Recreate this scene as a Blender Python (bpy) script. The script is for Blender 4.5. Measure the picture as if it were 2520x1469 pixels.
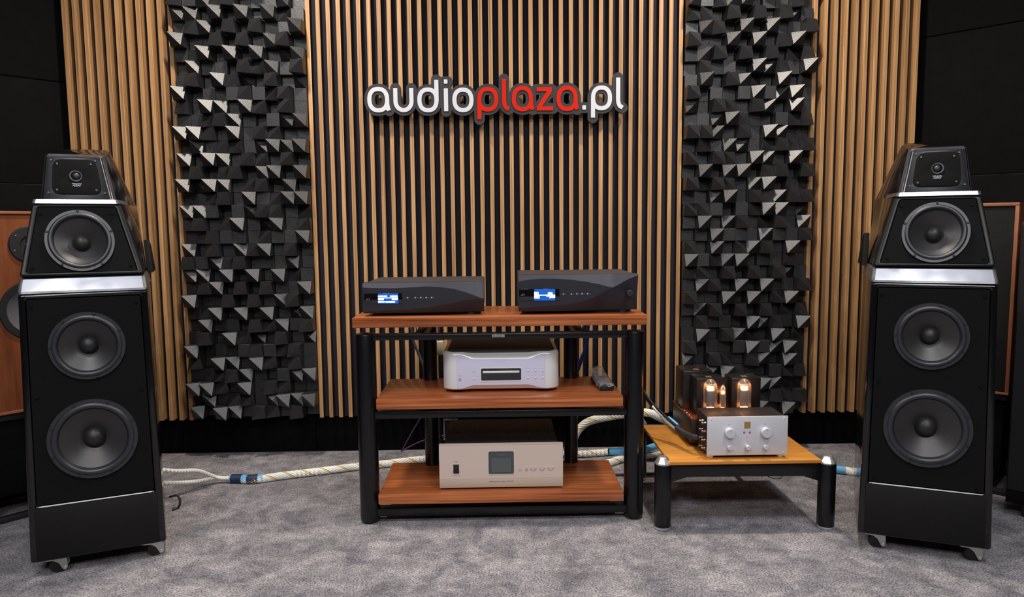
import bpy, bmesh, math, random
from mathutils import Vector, Matrix
random.seed(7)
PI = math.pi
for o in list(bpy.data.objects):
    bpy.data.objects.remove(o)
SC = bpy.context.scene
COL = SC.collection

# ------------------------------------------------------------------ camera, world, lights, exposure
CAM_H = 1.09
pitch, yaw, roll = math.radians(5.55), math.radians(.98), math.radians(.55)
fw = Vector((math.sin(yaw)*math.cos(pitch), math.cos(yaw)*math.cos(pitch), -math.sin(pitch)))
rt0 = Vector((math.cos(yaw), -math.sin(yaw), 0)); up0 = rt0.cross(fw)
rt = rt0*math.cos(roll) - up0*math.sin(roll); up = up0*math.cos(roll) + rt0*math.sin(roll)
cd = bpy.data.cameras.new('camera'); cam = bpy.data.objects.new('camera', cd); COL.objects.link(cam)
cd.sensor_fit = 'HORIZONTAL'; cd.sensor_width = 36; cd.lens = 36*1750/2520; cd.clip_start = .05
M3 = Matrix((rt, up, -fw)).transposed()
cam.matrix_world = Matrix.Translation((0, 0, CAM_H)) @ M3.to_4x4()
SC.camera = cam

SC.view_settings.view_transform = 'Standard'; SC.view_settings.look = 'None'
SC.view_settings.gamma = 1; SC.view_settings.use_curve_mapping = False
SC.view_settings.exposure = 0.0

W = bpy.data.worlds.new('room_ambience'); SC.world = W; W.use_nodes = True
W.node_tree.nodes['Background'].inputs[0].default_value = (.80, .84, 1, 1)
W.node_tree.nodes['Background'].inputs[1].default_value = .045

def area(name, loc, size, power, col=(1, .86, .70), target=None, spread=PI, sizey=None):
    d = bpy.data.lights.new(name, 'AREA'); d.energy = power; d.color = col; d.spread = spread
    d.shape = 'RECTANGLE' if sizey else 'DISK'; d.size = size
    if sizey: d.size_y = sizey
    o = bpy.data.objects.new(name, d); COL.objects.link(o); o.location = loc
    t = Vector(target) if target else Vector(loc) - Vector((0, 0, 1))
    o.rotation_euler = (t - Vector(loc)).to_track_quat('-Z', 'Y').to_euler()
    return o
for sx in (-1, 1):
    area('ceiling_downlight', (sx*1.0, 2.66, 2.80), .14, 31, (1, .90, .78), spread=math.radians(160))
    area('ceiling_panel_light', (sx*1.1, 1.0, 2.85), .6, 34, (.94, .95, 1), sizey=.6)
    area('room_light', (sx*.9, -1.2, 2.85), .6, 68, (1, .97, .94), sizey=.6)

# ------------------------------------------------------------------ helpers
def lin(c):
    c = c/255
    return c/12.92 if c <= .04045 else ((c+.055)/1.055)**2.4
def rgb(r, g, b): return (lin(r), lin(g), lin(b), 1)

def pmat(name, col, rough=.5, metal=0, coat=0, spec=.5, noise=0, nscale=40, bump=0, bscale=200, emit=None, es=1, alpha=1, trans=0, aniso=0, croug=.05, rvar=0):
    m = bpy.data.materials.new(name); m.use_nodes = True
    nt = m.node_tree; b = nt.nodes['Principled BSDF']
    b.inputs['Base Color'].default_value = col
    b.inputs['Roughness'].default_value = rough; b.inputs['Metallic'].default_value = metal
    b.inputs['Specular IOR Level'].default_value = spec
    b.inputs['Coat Weight'].default_value = coat; b.inputs['Coat Roughness'].default_value = croug
    b.inputs['Transmission Weight'].default_value = trans; b.inputs['Alpha'].default_value = alpha
    if emit:
        b.inputs['Emission Color'].default_value = emit; b.inputs['Emission Strength'].default_value = es
    tc = nt.nodes.new('ShaderNodeTexCoord')
    n = nt.nodes.new('ShaderNodeTexNoise'); n.inputs['Scale'].default_value = nscale; n.inputs['Detail'].default_value = 4
    nt.links.new(tc.outputs['Object'], n.inputs['Vector'])
    if noise:
        mx = nt.nodes.new('ShaderNodeMix'); mx.data_type = 'RGBA'
        mx.inputs[6].default_value = tuple(c*(1-noise) for c in col[:3]) + (1,)
        mx.inputs[7].default_value = tuple(min(1, c*(1+noise)) for c in col[:3]) + (1,)
        nt.links.new(n.outputs['Fac'], mx.inputs[0]); nt.links.new(mx.outputs[2], b.inputs['Base Color'])
    if rvar:
        mr = nt.nodes.new('ShaderNodeMapRange'); mr.inputs[1].default_value = .3; mr.inputs[2].default_value = .7
        mr.inputs[3].default_value = max(0, rough-rvar); mr.inputs[4].default_value = rough+rvar
        nt.links.new(n.outputs['Fac'], mr.inputs[0]); nt.links.new(mr.outputs[0], b.inputs['Roughness'])
    if bump:
        n2 = nt.nodes.new('ShaderNodeTexNoise'); n2.inputs['Scale'].default_value = bscale
        nt.links.new(tc.outputs['Object'], n2.inputs['Vector'])
        bp = nt.nodes.new('ShaderNodeBump'); bp.inputs['Strength'].default_value = bump; bp.inputs['Distance'].default_value = .002
        nt.links.new(n2.outputs['Fac'], bp.inputs['Height']); nt.links.new(bp.outputs[0], b.inputs['Normal'])
    return m

def wood(name, dark, mid, light, axis='x', rough=.45, fine=90, stretch=14, coat=0, spec=.5):
    m = bpy.data.materials.new(name); m.use_nodes = True
    nt = m.node_tree; b = nt.nodes['Principled BSDF']
    tc = nt.nodes.new('ShaderNodeTexCoord'); mp = nt.nodes.new('ShaderNodeMapping'); oi = nt.nodes.new('ShaderNodeObjectInfo')
    s = [fine]*3; s['xyz'.index(axis)] = fine/stretch/3
    mp.inputs['Scale'].default_value = s
    ml = nt.nodes.new('ShaderNodeMath'); ml.operation = 'MULTIPLY'; ml.inputs[1].default_value = 57
    cb = nt.nodes.new('ShaderNodeCombineXYZ')
    nt.links.new(oi.outputs['Random'], ml.inputs[0])
    for i in range(3): nt.links.new(ml.outputs[0], cb.inputs[i])
    nt.links.new(cb.outputs[0], mp.inputs['Location']); nt.links.new(tc.outputs['Object'], mp.inputs['Vector'])
    n = nt.nodes.new('ShaderNodeTexNoise'); n.inputs['Scale'].default_value = 1; n.inputs['Detail'].default_value = 6; n.inputs['Roughness'].default_value = .65
    nt.links.new(mp.outputs[0], n.inputs['Vector'])
    r = nt.nodes.new('ShaderNodeValToRGB'); e = r.color_ramp.elements
    e[0].position = .28; e[0].color = dark; e[1].position = .74; e[1].color = light
    k = e.new(.5); k.color = mid
    nt.links.new(n.outputs['Fac'], r.inputs[0])
    # slow tone change from board to board
    hs = nt.nodes.new('ShaderNodeHueSaturation'); mr = nt.nodes.new('ShaderNodeMapRange')
    mr.inputs[3].default_value = .86; mr.inputs[4].default_value = 1.12
    nt.links.new(oi.outputs['Random'], mr.inputs[0]); nt.links.new(mr.outputs[0], hs.inputs['Value'])
    nt.links.new(r.outputs[0], hs.inputs['Color']); nt.links.new(hs.outputs[0], b.inputs['Base Color'])
    b.inputs['Roughness'].default_value = rough; b.inputs['Coat Weight'].default_value = coat; b.inputs['Coat Roughness'].default_value = .15
    b.inputs['Specular IOR Level'].default_value = spec
    bp = nt.nodes.new('ShaderNodeBump'); bp.inputs['Strength'].default_value = .15; bp.inputs['Distance'].default_value = .001
    nt.links.new(n.outputs['Fac'], bp.inputs['Height']); nt.links.new(bp.outputs[0], b.inputs['Normal'])
    return m

def tag(o, label=None, cat=None, group=None, kind=None):
    if label: o['label'] = label
    if cat: o['category'] = cat
    if group: o['group'] = group
    if kind: o['kind'] = kind
    return o
def thing(name, label, cat, loc=(0, 0, 0), rz=0, group=None):
    o = bpy.data.objects.new(name, None); COL.objects.link(o); o.location = loc; o.rotation_euler = (0, 0, rz)
    o.empty_display_size = .05
    return tag(o, label, cat, group)

class MB:
    def __init__(s): s.v = []; s.f = []; s.m = []
    def add(s, vs, fs, mi=0):
        k = len(s.v); s.v += [tuple(v) for v in vs]
        for f in fs: s.f.append([k+i for i in f]); s.m.append(mi)
        return s
    def box(s, x0, x1, y0, y1, z0, z1, mi=0):
        vs = [(x, y, z) for z in (z0, z1) for y in (y0, y1) for x in (x0, x1)]
        return s.add(vs, [(0, 2, 3, 1), (4, 5, 7, 6), (0, 1, 5, 4), (2, 6, 7, 3), (0, 4, 6, 2), (1, 3, 7, 5)], mi)
    def loft(s, secs, cap=True, mi=0, close=True):
        n = len(secs[0]); vs = [p for q in secs for p in q]; fs = []
        for a in range(len(secs)-1):
            for i in range(n if close else n-1):
                j = (i+1) % n
                fs.append((a*n+i, a*n+j, (a+1)*n+j, (a+1)*n+i))
        if cap:
            fs.append(tuple(range(n-1, -1, -1))); fs.append(tuple(range((len(secs)-1)*n, len(secs)*n)))
        return s.add(vs, fs, mi)
    def lathe(s, prof, c=(0, 0, 0), ax='z', n=24, mi=0, cap=False):
        # prof: (radius, height along axis)
        c = Vector(c); secs = []
        for r, h in prof:
            q = []
            for i in range(n):
                a = 2*PI*i/n; u, v = r*math.cos(a), r*math.sin(a)
                p = {'z': (u, v, h), 'y': (u, h, -v), 'x': (h, u, v)}[ax]
                q.append(c+Vector(p))
            secs.append(q)
        return s.loft(secs, cap, mi)
    def cyl(s, c, r, h, ax='z', n=20, mi=0): return s.lathe([(r, 0), (r, h)], c, ax, n, mi, True)
    def tube(s, pts, r, n=10, mi=0, lobes=0, twist=0, gold=None, cap=True):
        pts = [Vector(p) for p in pts]; secs = []; L = 0; up_ = Vector((0, 0, 1)); fr = None
        for i, p in enumerate(pts):
            t = (pts[min(i+1, len(pts)-1)]-pts[max(i-1, 0)]).normalized()
            if fr is None:
                a = t.cross(up_); a = a if a.length > .1 else t.cross(Vector((1, 0, 0))); fr = a.normalized()
            fr = (fr - t*fr.dot(t)).normalized(); b = t.cross(fr)
            if i: L += (p-pts[i-1]).length
            q = []
            for k in range(n):
                a = 2*PI*k/n + L*twist
                rr = r*(1-.10*(k % 2)) if lobes else r
                q.append(p + fr*rr*math.cos(a) + b*rr*math.sin(a))
            secs.append(q)
        if gold is None: return s.loft(secs, cap, mi)
        k0 = len(s.v); s.v += [tuple(p) for q in secs for p in q]
        for a in range(len(secs)-1):
            for i in range(n):
                j = (i+1) % n
                s.f.append([k0+a*n+i, k0+a*n+j, k0+(a+1)*n+j, k0+(a+1)*n+i]); s.m.append(1 if i in gold else mi)
        return s
    def xf(s, f): s.v = [tuple(f(Vector(v))) for v in s.v]; return s
    def build(s, name, mat, parent=None, smooth=None, bevel=0, seg=2, label=None):
        me = bpy.data.meshes.new(name); me.from_pydata(s.v, [], s.f); 
        mats = mat if isinstance(mat, (list, tuple)) else [mat]
        for m in mats: me.materials.append(m)
        if len(mats) > 1:
            for p, mi in zip(me.polygons, s.m): p.material_index = mi
        bm = bmesh.new(); bm.from_mesh(me); bmesh.ops.recalc_face_normals(bm, faces=bm.faces)
        if bevel:
            ed = [e for e in bm.edges if len(e.link_faces) == 2 and e.calc_face_angle(0) > math.radians(35)]
            bmesh.ops.bevel(bm, geom=ed, offset=bevel, segments=seg, profile=.5, affect='EDGES', clamp_overlap=True)
        bm.to_mesh(me); bm.free()
        if smooth is None: smooth = bevel > 0
        if smooth: me.shade_smooth() if smooth is True else None
        if smooth and hasattr(me, 'set_sharp_from_angle'): me.set_sharp_from_angle(angle=math.radians(38))
        o = bpy.data.objects.new(name, me); COL.objects.link(o)
        if parent: o.parent = parent
        if label: o['label'] = label
        return o

def rrect(hw0, hw1, z0, z1, r, n=5, asym=None):
    # rounded trapezoid outline (u, v): half width hw0 at z0, hw1 at z1
    c = [(-hw0, z0), (hw0, z0), (hw1, z1), (-hw1, z1)]; out = []
    for i in range(4):
        p = Vector(c[i]); a = (Vector(c[i-1])-p).normalized(); b = (Vector(c[(i+1) % 4])-p).normalized()
        for k in range(n+1):
            t = k/n
            q = (p+a*r)*(1-t)**2 + p*2*t*(1-t) + (p+b*r)*t*t
            out.append((q.x, q.y))
    return out
def circ(cx, cz, r, n=40): return [(cx+r*math.cos(2*PI*i/n), cz+r*math.sin(2*PI*i/n)) for i in range(n)]
def plate(name, outer, holes, thick, mat, parent=None, f=None, bevel=0, label=None):
    # flat plate with holes; local (u, 0..-thick front, v); f maps (u, w, v) with w = distance towards the front
    cu = bpy.data.curves.new('tmp', 'CURVE'); cu.dimensions = '2D'; cu.fill_mode = 'BOTH'; cu.extrude = thick/2
    if bevel: cu.bevel_depth = bevel; cu.bevel_resolution = 2; cu.extrude = max(0, thick/2-bevel); cu.offset = -bevel
    for ring in [outer]+list(holes):
        sp = cu.splines.new('POLY'); sp.points.add(len(ring)-1); sp.use_cyclic_u = True
        for i, (u, v) in enumerate(ring): sp.points[i].co = (u, v, 0, 1)
    to = bpy.data.objects.new('tmp', cu); COL.objects.link(to)
    dg = bpy.context.evaluated_depsgraph_get(); me = bpy.data.meshes.new_from_object(to.evaluated_get(dg))
    bpy.data.objects.remove(to); bpy.data.curves.remove(cu)
    for v in me.vertices:
        u, w, z = v.co.x, thick/2 - v.co.z, v.co.y     # w: 0..thick
        q = Vector((u, -thick+w, z))
        v.co = f(q) if f else q
    bm = bmesh.new(); bm.from_mesh(me); bmesh.ops.remove_doubles(bm, verts=bm.verts, dist=1e-6); bmesh.ops.recalc_face_normals(bm, faces=bm.faces); bm.to_mesh(me); bm.free()
    me.name = name; me.materials.clear(); me.materials.append(mat)
    me.shade_smooth(); me.set_sharp_from_angle(angle=math.radians(38))
    o = bpy.data.objects.new(name, me); COL.objects.link(o)
    if parent: o.parent = parent
    if label: o['label'] = label
    return o
def text(name, body, size, mat, parent, loc, thick=.0004, align='LEFT', sx=1, shear=0, rot=None):
    cu = bpy.data.curves.new('tmp', 'FONT'); cu.body = body; cu.size = size; cu.extrude = thick; cu.align_x = align; cu.shear = shear; cu.resolution_u = 3
    to = bpy.data.objects.new('tmp', cu); COL.objects.link(to)
    dg = bpy.context.evaluated_depsgraph_get(); me = bpy.data.meshes.new_from_object(to.evaluated_get(dg))
    bpy.data.objects.remove(to); bpy.data.curves.remove(cu)
    for v in me.vertices: v.co = Vector((v.co.x*sx, -v.co.z, v.co.y))
    me.name = name; me.materials.clear(); me.materials.append(mat)
    o = bpy.data.objects.new(name, me); COL.objects.link(o); o.location = loc; o.parent = parent
    if rot: o.rotation_euler = rot
    return o
def copy_tree(o, parent=None):
    c = o.copy(); COL.objects.link(c); c.parent = parent
    for ch in list(o.children): copy_tree(ch, c)
    return c
def smooth_path(pts, k=8):
    P = [Vector(p) for p in pts]; out = []
    for i in range(len(P)-1):
        p0, p1, p2, p3 = P[max(i-1, 0)], P[i], P[i+1], P[min(i+2, len(P)-1)]
        for j in range(k):
            t = j/k
            out.append(.5*((2*p1)+(-p0+p2)*t+(2*p0-5*p1+4*p2-p3)*t*t+(-p0+3*p1-3*p2+p3)*t**3))
    out.append(P[-1]); return out

# ------------------------------------------------------------------ materials
M = {}
M['slat'] = wood('oak_veneer_slat', rgb(126, 88, 52), rgb(182, 138, 92), rgb(216, 174, 126), 'z', .5, 160, 26, spec=.4)
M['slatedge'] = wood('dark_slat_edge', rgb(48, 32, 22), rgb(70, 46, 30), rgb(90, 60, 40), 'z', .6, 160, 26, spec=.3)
M['walnut'] = wood('walnut_shelf', rgb(80, 34, 17), rgb(164, 88, 46), rgb(212, 130, 74), 'x', .33, 110, 18, coat=.12)
M['bamboo'] = wood('bamboo_board', rgb(160, 100, 36), rgb(188, 124, 50), rgb(204, 142, 68), 'x', .4, 60, 10, coat=.1)
M['mahogany'] = wood('mahogany_veneer', rgb(78, 40, 22), rgb(112, 60, 34), rgb(132, 76, 46), 'z', .35, 24, 3, coat=.2)
M['felt'] = pmat('black_felt', rgb(38, 38, 47), .95, noise=.3, nscale=300, spec=.2)
M['wallblack'] = pmat('black_wall_board', rgb(9, 9, 11), .85, noise=.35, nscale=9, bump=.4, bscale=300, spec=.1)
M['wallboard'] = pmat('black_acoustic_board', rgb(17, 17, 16), .9, noise=.3, nscale=12, bump=.5, bscale=260, spec=.1)
M['foam'] = pmat('black_stained_block', rgb(28, 28, 30), .44, noise=.25, nscale=60, bump=.35, bscale=240, spec=.9)
M['powder'] = pmat('black_powder_coat', rgb(8, 8, 11), .28, spec=.5, bump=.15, bscale=500)
M['dacblack'] = pmat('black_anodised_face', rgb(46, 46, 54), .50, metal=.45, bump=.1, bscale=900)
M['daccase'] = pmat('black_anodised_case', rgb(52, 47, 46), .6, metal=.1)
M['blackmatte'] = pmat('matte_black', rgb(20, 20, 22), .6)
M['blackgloss'] = pmat('gloss_black_lacquer', rgb(7, 7, 9), .2, coat=.55, croug=.07, bump=.06, bscale=14, spec=.3)
M['satinblack'] = pmat('satin_black_cover', rgb(24, 21, 21), .3, spec=.6)
M['greyframe'] = pmat('grey_outlet_frame', rgb(140, 142, 150), .4)
M['darkframe'] = pmat('dark_gloss_frame', rgb(9, 9, 13), .3, spec=.22)
M['film'] = pmat('film_painted_sheen', rgb(112, 113, 118), .30, metal=.7, coat=.25, croug=.10, bump=.7, bscale=7, noise=.35, nscale=9, rvar=.12)  # pale metallic grey paints in light reflected by film over black gloss
M['baffle'] = pmat('matte_black_baffle', rgb(13, 13, 13), .8, noise=.2, nscale=200, spec=.12)
M['plinth'] = pmat('dark_film_plinth', rgb(15, 14, 13), .6, spec=.25, noise=.3, nscale=12, bump=.2, bscale=18)
M['rubber'] = pmat('rubber_surround', rgb(34, 36, 42), .42, spec=.6)
M['ring'] = pmat('driver_frame', rgb(34, 35, 40), .4, spec=.6)
M['cone'] = pmat('paper_cone', rgb(32, 30, 31), .42, noise=.15, nscale=90, spec=.7)
M['cap'] = pmat('dust_cap', rgb(24, 24, 26), .5)
M['chrome'] = pmat('polished_chrome', rgb(235, 235, 238), .27, metal=.9)
M['termmetal'] = pmat('dark_red_metal_post', rgb(150, 128, 128), .22, metal=1)
M['zinc'] = pmat('zinc_bracket', rgb(200, 200, 195), .3, metal=.9)
M['wheel'] = pmat('black_wheel', rgb(16, 16, 16), .4)
M['silver'] = pmat('satin_silver', rgb(216, 214, 236), .42, metal=.2, bump=.05, bscale=900)
M['silver2'] = pmat('satin_silver_edge', rgb(232, 232, 232), .35, metal=.25)
M['lid'] = pmat('satin_lid', rgb(50, 44, 42), .6, spec=.3)
M['champagne'] = pmat('champagne_aluminium', rgb(216, 196, 184), .45, metal=.2, bump=.05, bscale=900)
M['champ2'] = pmat('champagne_lower_panel', rgb(198, 180, 162), .45, metal=.2)
M['champedge'] = pmat('champagne_bright_edge', rgb(235, 215, 200), .25, metal=.6)
M['ampface'] = pmat('grey_aluminium_face', rgb(206, 206, 212), .42, metal=.25, bump=.05, bscale=900)
M['copper'] = pmat('copper_chassis', rgb(176, 92, 52), .3, metal=.8)
M['glassblack'] = pmat('black_glass', rgb(6, 6, 12), .06, coat=1)
M['lcd'] = pmat('grey_lcd', rgb(62, 70, 74), .2, coat=.6)
M['blue'] = pmat('blue_backlit_display', rgb(10, 60, 140), .4, emit=rgb(0, 84, 178), es=1.0)
M['white_glow'] = pmat('display_pixels', rgb(230, 250, 255), .4, emit=(.8, .97, 1, 1), es=1.4)
M['pink_glow'] = pmat('pink_indicator', rgb(255, 60, 120), .4, emit=rgb(255, 40, 110), es=1.6)
M['button'] = pmat('silver_button', rgb(232, 232, 236), .25, metal=.5)
M['print'] = pmat('grey_print', rgb(120, 120, 125), .6)
M['darkprint'] = pmat('dark_print', rgb(110, 108, 120), .6)
M['whiteprint'] = pmat('white_print', rgb(200, 200, 205), .6)
M['gold'] = pmat('gold_badge', rgb(190, 150, 95), .35, metal=.7, noise=.35, nscale=600)
M['signgrey'] = pmat('dark_grey_sign_board', rgb(60, 59, 63), .7, spec=.2, bump=.1, bscale=500)
M['signwhite'] = pmat('white_sign_face', rgb(212, 214, 220), .6, spec=.2)
M['signred'] = pmat('red_sign_face', rgb(204, 32, 5), .6, spec=.15)
M['cablewhite'] = pmat('white_cable_braid', rgb(232, 232, 224), .45, noise=.08, nscale=300)
M['cablegold'] = pmat('gold_cable_strand', rgb(206, 178, 112), .4)
M['bluenet'] = pmat('blue_net_sleeve', rgb(96, 170, 214), .5, noise=.35, nscale=260)
M['darknet'] = pmat('dark_net_band', rgb(16, 38, 66), .5, noise=.6, nscale=300, bump=1, bscale=300)
M['netblack'] = pmat('black_braided_sleeve', rgb(46, 50, 60), .5, noise=.5, nscale=500, bump=.8, bscale=500)
M['purple'] = pmat('purple_cord', rgb(98, 64, 112), .4)
M['greycord'] = pmat('grey_cord', rgb(84, 86, 92), .4)
M['bluecord'] = pmat('dark_blue_cord', rgb(12, 34, 96), .4)
M['filament'] = pmat('glowing_heater', rgb(255, 190, 120), .4, emit=(1, .42, .14, 1), es=14)
M['plate'] = pmat('grey_tube_plate', rgb(96, 92, 96), .4, metal=.6)
M['mica'] = pmat('tube_getter', rgb(190, 190, 185), .15, metal=.9)
M['cloth'] = pmat('black_speaker_cloth', rgb(34, 34, 34), .95, noise=.4, nscale=400, bump=.5, bscale=700, spec=.2)
M['trimwood'] = pmat('red_brown_wood_trim', rgb(150, 92, 60), .4, noise=.2, nscale=30)

def glassmat(name, col=(1, 1, 1, 1), alpha=.22, rough=.04):
    m = pmat(name, col, rough, alpha=alpha, spec=.8, coat=1, croug=.03); return m
M['glass'] = glassmat('clear_tube_glass', rgb(210, 190, 170), .16)
M['bag'] = pmat('clear_plastic_bag', rgb(190, 190, 195), .12, alpha=.34, coat=1, bump=1, bscale=60)

def carpet():
    m = bpy.data.materials.new('grey_mottled_carpet'); m.use_nodes = True
    nt = m.node_tree; b = nt.nodes['Principled BSDF']; tc = nt.nodes.new('ShaderNodeTexCoord')
    def nz(s, d, r=.5, dist=0):
        n = nt.nodes.new('ShaderNodeTexNoise'); n.inputs['Scale'].default_value = s; n.inputs['Detail'].default_value = d
        n.inputs['Roughness'].default_value = r; n.inputs['Distortion'].default_value = dist
        nt.links.new(tc.outputs['Object'], n.inputs['Vector']); return n
    a, f, g = nz(7, 7, .68, .5), nz(170, 3, .8), nz(24, 5, .7)
    r1 = nt.nodes.new('ShaderNodeValToRGB'); e = r1.color_ramp.elements
    e[0].position = .36; e[0].color = rgb(116, 114, 119); e[1].position = .66; e[1].color = rgb(172, 167, 168)
    r2 = nt.nodes.new('ShaderNodeValToRGB'); e = r2.color_ramp.elements
    e[0].position = .36; e[0].color = (.22, .22, .24, 1); e[1].position = .58; e[1].color = (1.35, 1.35, 1.35, 1)
    r3 = nt.nodes.new('ShaderNodeValToRGB'); e = r3.color_ramp.elements
    e[0].position = .35; e[0].color = (.72, .72, .74, 1); e[1].position = .65; e[1].color = (1.1, 1.1, 1.1, 1)
    nt.links.new(a.outputs[0], r1.inputs[0]); nt.links.new(f.outputs[0], r2.inputs[0]); nt.links.new(g.outputs[0], r3.inputs[0])
    m1 = nt.nodes.new('ShaderNodeMix'); m1.data_type = 'RGBA'; m1.blend_type = 'MULTIPLY'; m1.inputs[0].default_value = 1; m1.clamp_result = False
    m2 = nt.nodes.new('ShaderNodeMix'); m2.data_type = 'RGBA'; m2.blend_type = 'MULTIPLY'; m2.inputs[0].default_value = 1
    nt.links.new(r1.outputs[0], m1.inputs[6]); nt.links.new(r2.outputs[0], m1.inputs[7])
    nt.links.new(m1.outputs[2], m2.inputs[6]); nt.links.new(r3.outputs[0], m2.inputs[7])
    nt.links.new(m2.outputs[2], b.inputs['Base Color'])
    b.inputs['Roughness'].default_value = .95; b.inputs['Specular IOR Level'].default_value = .15
    bp = nt.nodes.new('ShaderNodeBump'); bp.inputs['Strength'].default_value = .7; bp.inputs['Distance'].default_value = .006
    nt.links.new(f.outputs[0], bp.inputs['Height']); nt.links.new(bp.outputs[0], b.inputs['Normal'])
    return m
M['carpet'] = carpet()

# ------------------------------------------------------------------ setting
def struct(o): o['kind'] = 'structure'; return o
fl = MB().box(-4.2, 4.2, -1.5, 3.9, -.05, 0)
struct(fl.build('floor', M['carpet']))
YW = 3.48
wb = struct(MB().box(-2.06, 2.06, YW, YW+.08, 0, 2.75).build('wall_back', M['wallblack']))
# narrow upright seams of the black kick boards below the slats
kb = [-2.05, -1.58, -.92, -.42, .08, .58, 1.1, 1.62, 2.05]
for a, b in zip(kb, kb[1:]):
    MB().box(a+.001, b-.001, YW-.014, YW-.001, .002, .205).build('kick_panel', M['wallblack'], wb, bevel=.001)
for s, nm in ((-1, 'wall_left'), (1, 'wall_right')):
    c, d = 1/math.sqrt(2), 1/math.sqrt(2)
    e = bpy.data.objects.new(nm, None); COL.objects.link(e); e.location = (s*2.02, YW+.02, 0)
    e.rotation_euler = (0, 0, -PI/4 if s > 0 else PI/4 + PI)
    struct(e)
    # boards run along the local +x axis, visible side towards local -y (right) or +y (left)
    zs = [0, .66, 1.32, 1.985 if s > 0 else 1.80, 2.75]
    for z0, z1 in zip(zs, zs[1:]):
        y0, y1 = (0, .05) if s > 0 else (-.05, 0)
        MB().box(0, 2.6, y0, y1, z0+.002, z1-.002).build('wall_board', M['wallboard'], e, bevel=.003)

# ------------------------------------------------------------------ slat panels
SW = .0195
def slat_panel(label, xs, depth, yf, zb, zt=2.6, back=True, group=None, edge=None):
    x0, x1 = xs[0]-.0005, xs[-1]+SW+.0005
    t = thing('slat_panel', label, 'wall panel', ((x0+x1)/2, yf+depth, zb), 0, group)
    cx = (x0+x1)/2
    if back: MB().box(x0-cx, x1-cx, 0, .008, 0, zt-zb).build('felt_backing', M['felt'], t)
    me = None
    for x in xs:
        if me is None:
            o = MB().box(0, SW, -depth, -.0002, 0, zt-zb).build('slat', M['slat'], t, bevel=.0008, seg=1); me = o.data
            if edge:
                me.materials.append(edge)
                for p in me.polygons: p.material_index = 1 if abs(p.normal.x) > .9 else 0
        else:
            o = bpy.data.objects.new('slat', me); COL.objects.link(o); o.parent = t
        o.location = (x-cx, 0, 0)
    return t
YS = 3.42
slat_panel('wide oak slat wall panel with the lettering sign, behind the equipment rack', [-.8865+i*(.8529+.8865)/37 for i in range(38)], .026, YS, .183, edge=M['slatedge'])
slat_panel('narrow deep-slatted oak wall panel above the left tower speaker', [-2.0002+i*.0483 for i in range(11)], .045, YS-.004, .18)
slat_panel('narrow deep-slatted oak wall panel above the right tower speaker', [1.5037-SW+i*.0484 for i in range(11)], .045, YS-.004, .174)

# ------------------------------------------------------------------ block diffusers
ROWS = ['c1c1b2b3a2c1c0c2a2a2', 'a3a3b2c1a3c1b3b2c0c0', 'c0a2c1b2b2c1a2a3a2a3', 'a2c0a3a2c1b3b2c1b3c0', 'c0b3c0b2b3c0a2a3c0a3',
        'a3a1a3a2c1b2b3c0a2c0', 'c0c0b2b3c1a3c2b2a3a3', 'a2a2c2c0c2a2b3b3c1b1', 'c1b3c1b2a3c1a1a3c1b2', 'c0c1b3c2c2c1b2c2c2a3',
        'a2c0b3c1a2b2a3c1b3c0', 'b3c2a2b2b3c0c1c1a2c0', 'a2a2c0a3c0a3c0a3b1c1', 'c1b2a2c0b3c0b3c1c1a3', 'a3c0c0b3c0b3c1a2b3c0',
        'c1b1a3c0a3c0a3c0a1a2', 'c0a2c1c1c0b3b2a2c1b3', 'c1b3c0a3b2a1c0b3c0a1', 'a3c0c1c1c2b3c2b2b3c1', 'b2c0a3a2c1a3b2c0b3c1']
HL = [.035, .065, .10, .13]; PZ = .0598; PX = .0600; BS = .0590
BM = {}
def block_mesh(code):
    if code in BM: return BM[code]
    h = HL[int(code[1])]; d = .031; k = code[0]; s = BS
    tl, tr, bl, br = {'a': (h, h-d, h-d, h), 'b': (h-d, h, h, h-d), 'c': (h-.004,)*4}[k]
    vs = [(0, 0, 0), (s, 0, 0), (s, 0, s), (0, 0, s), (0, -bl, 0), (s, -br, 0), (s, -tr, s), (0, -tl, s)]
    fs = [(0, 1, 2, 3), (0, 4, 5, 1), (1, 5, 6, 2), (2, 6, 7, 3), (3, 7, 4, 0)]
    fs += [(7, 6, 5), (7, 5, 4)] if k != 'b' else [(7, 6, 4), (6, 5, 4)]
    o = MB().add(vs, fs).build('block', M['foam'], bevel=.0008 if k == 'c' else 0, seg=1); me = o.data; me.shade_flat()
    bpy.data.objects.remove(o); BM[code] = me; return me
YB = 3.462
def diffuser(side, X0, ztop):
    pos = [('lowest one above the kick boards', 14), ('second from the bottom', 4), ('third from the bottom', -6), ('top one cut by the photo edge', -16)]
    for desc, r0 in pos:
        t = thing('diffuser_tile', 'black block diffuser tile, %s, %s column' % (desc, side), 'acoustic diffuser',
                  (X0+PX*5, YB, ztop-(r0+10)*PZ), 0, 'block diffusers in the %s column' % side)
        MB().box(-PX*5, PX*5, 0, .012, 0, PZ*10).build('base_board', M['blackmatte'], t)
        for r in range(10):
            if r0 == -16 and r < 2: continue
            row = ROWS[(r0+r) % 20]
            for c in range(10):
                o = bpy.data.objects.new('block', block_mesh(row[2*c:2*c+2])); COL.objects.link(o); o.parent = t
                o.location = (-PX*5+c*PX+.0005, 0, PZ*(9-r)+.0004)
diffuser('left', -1.488, 1.634)
diffuser('right', .878, 1.624)

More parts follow.
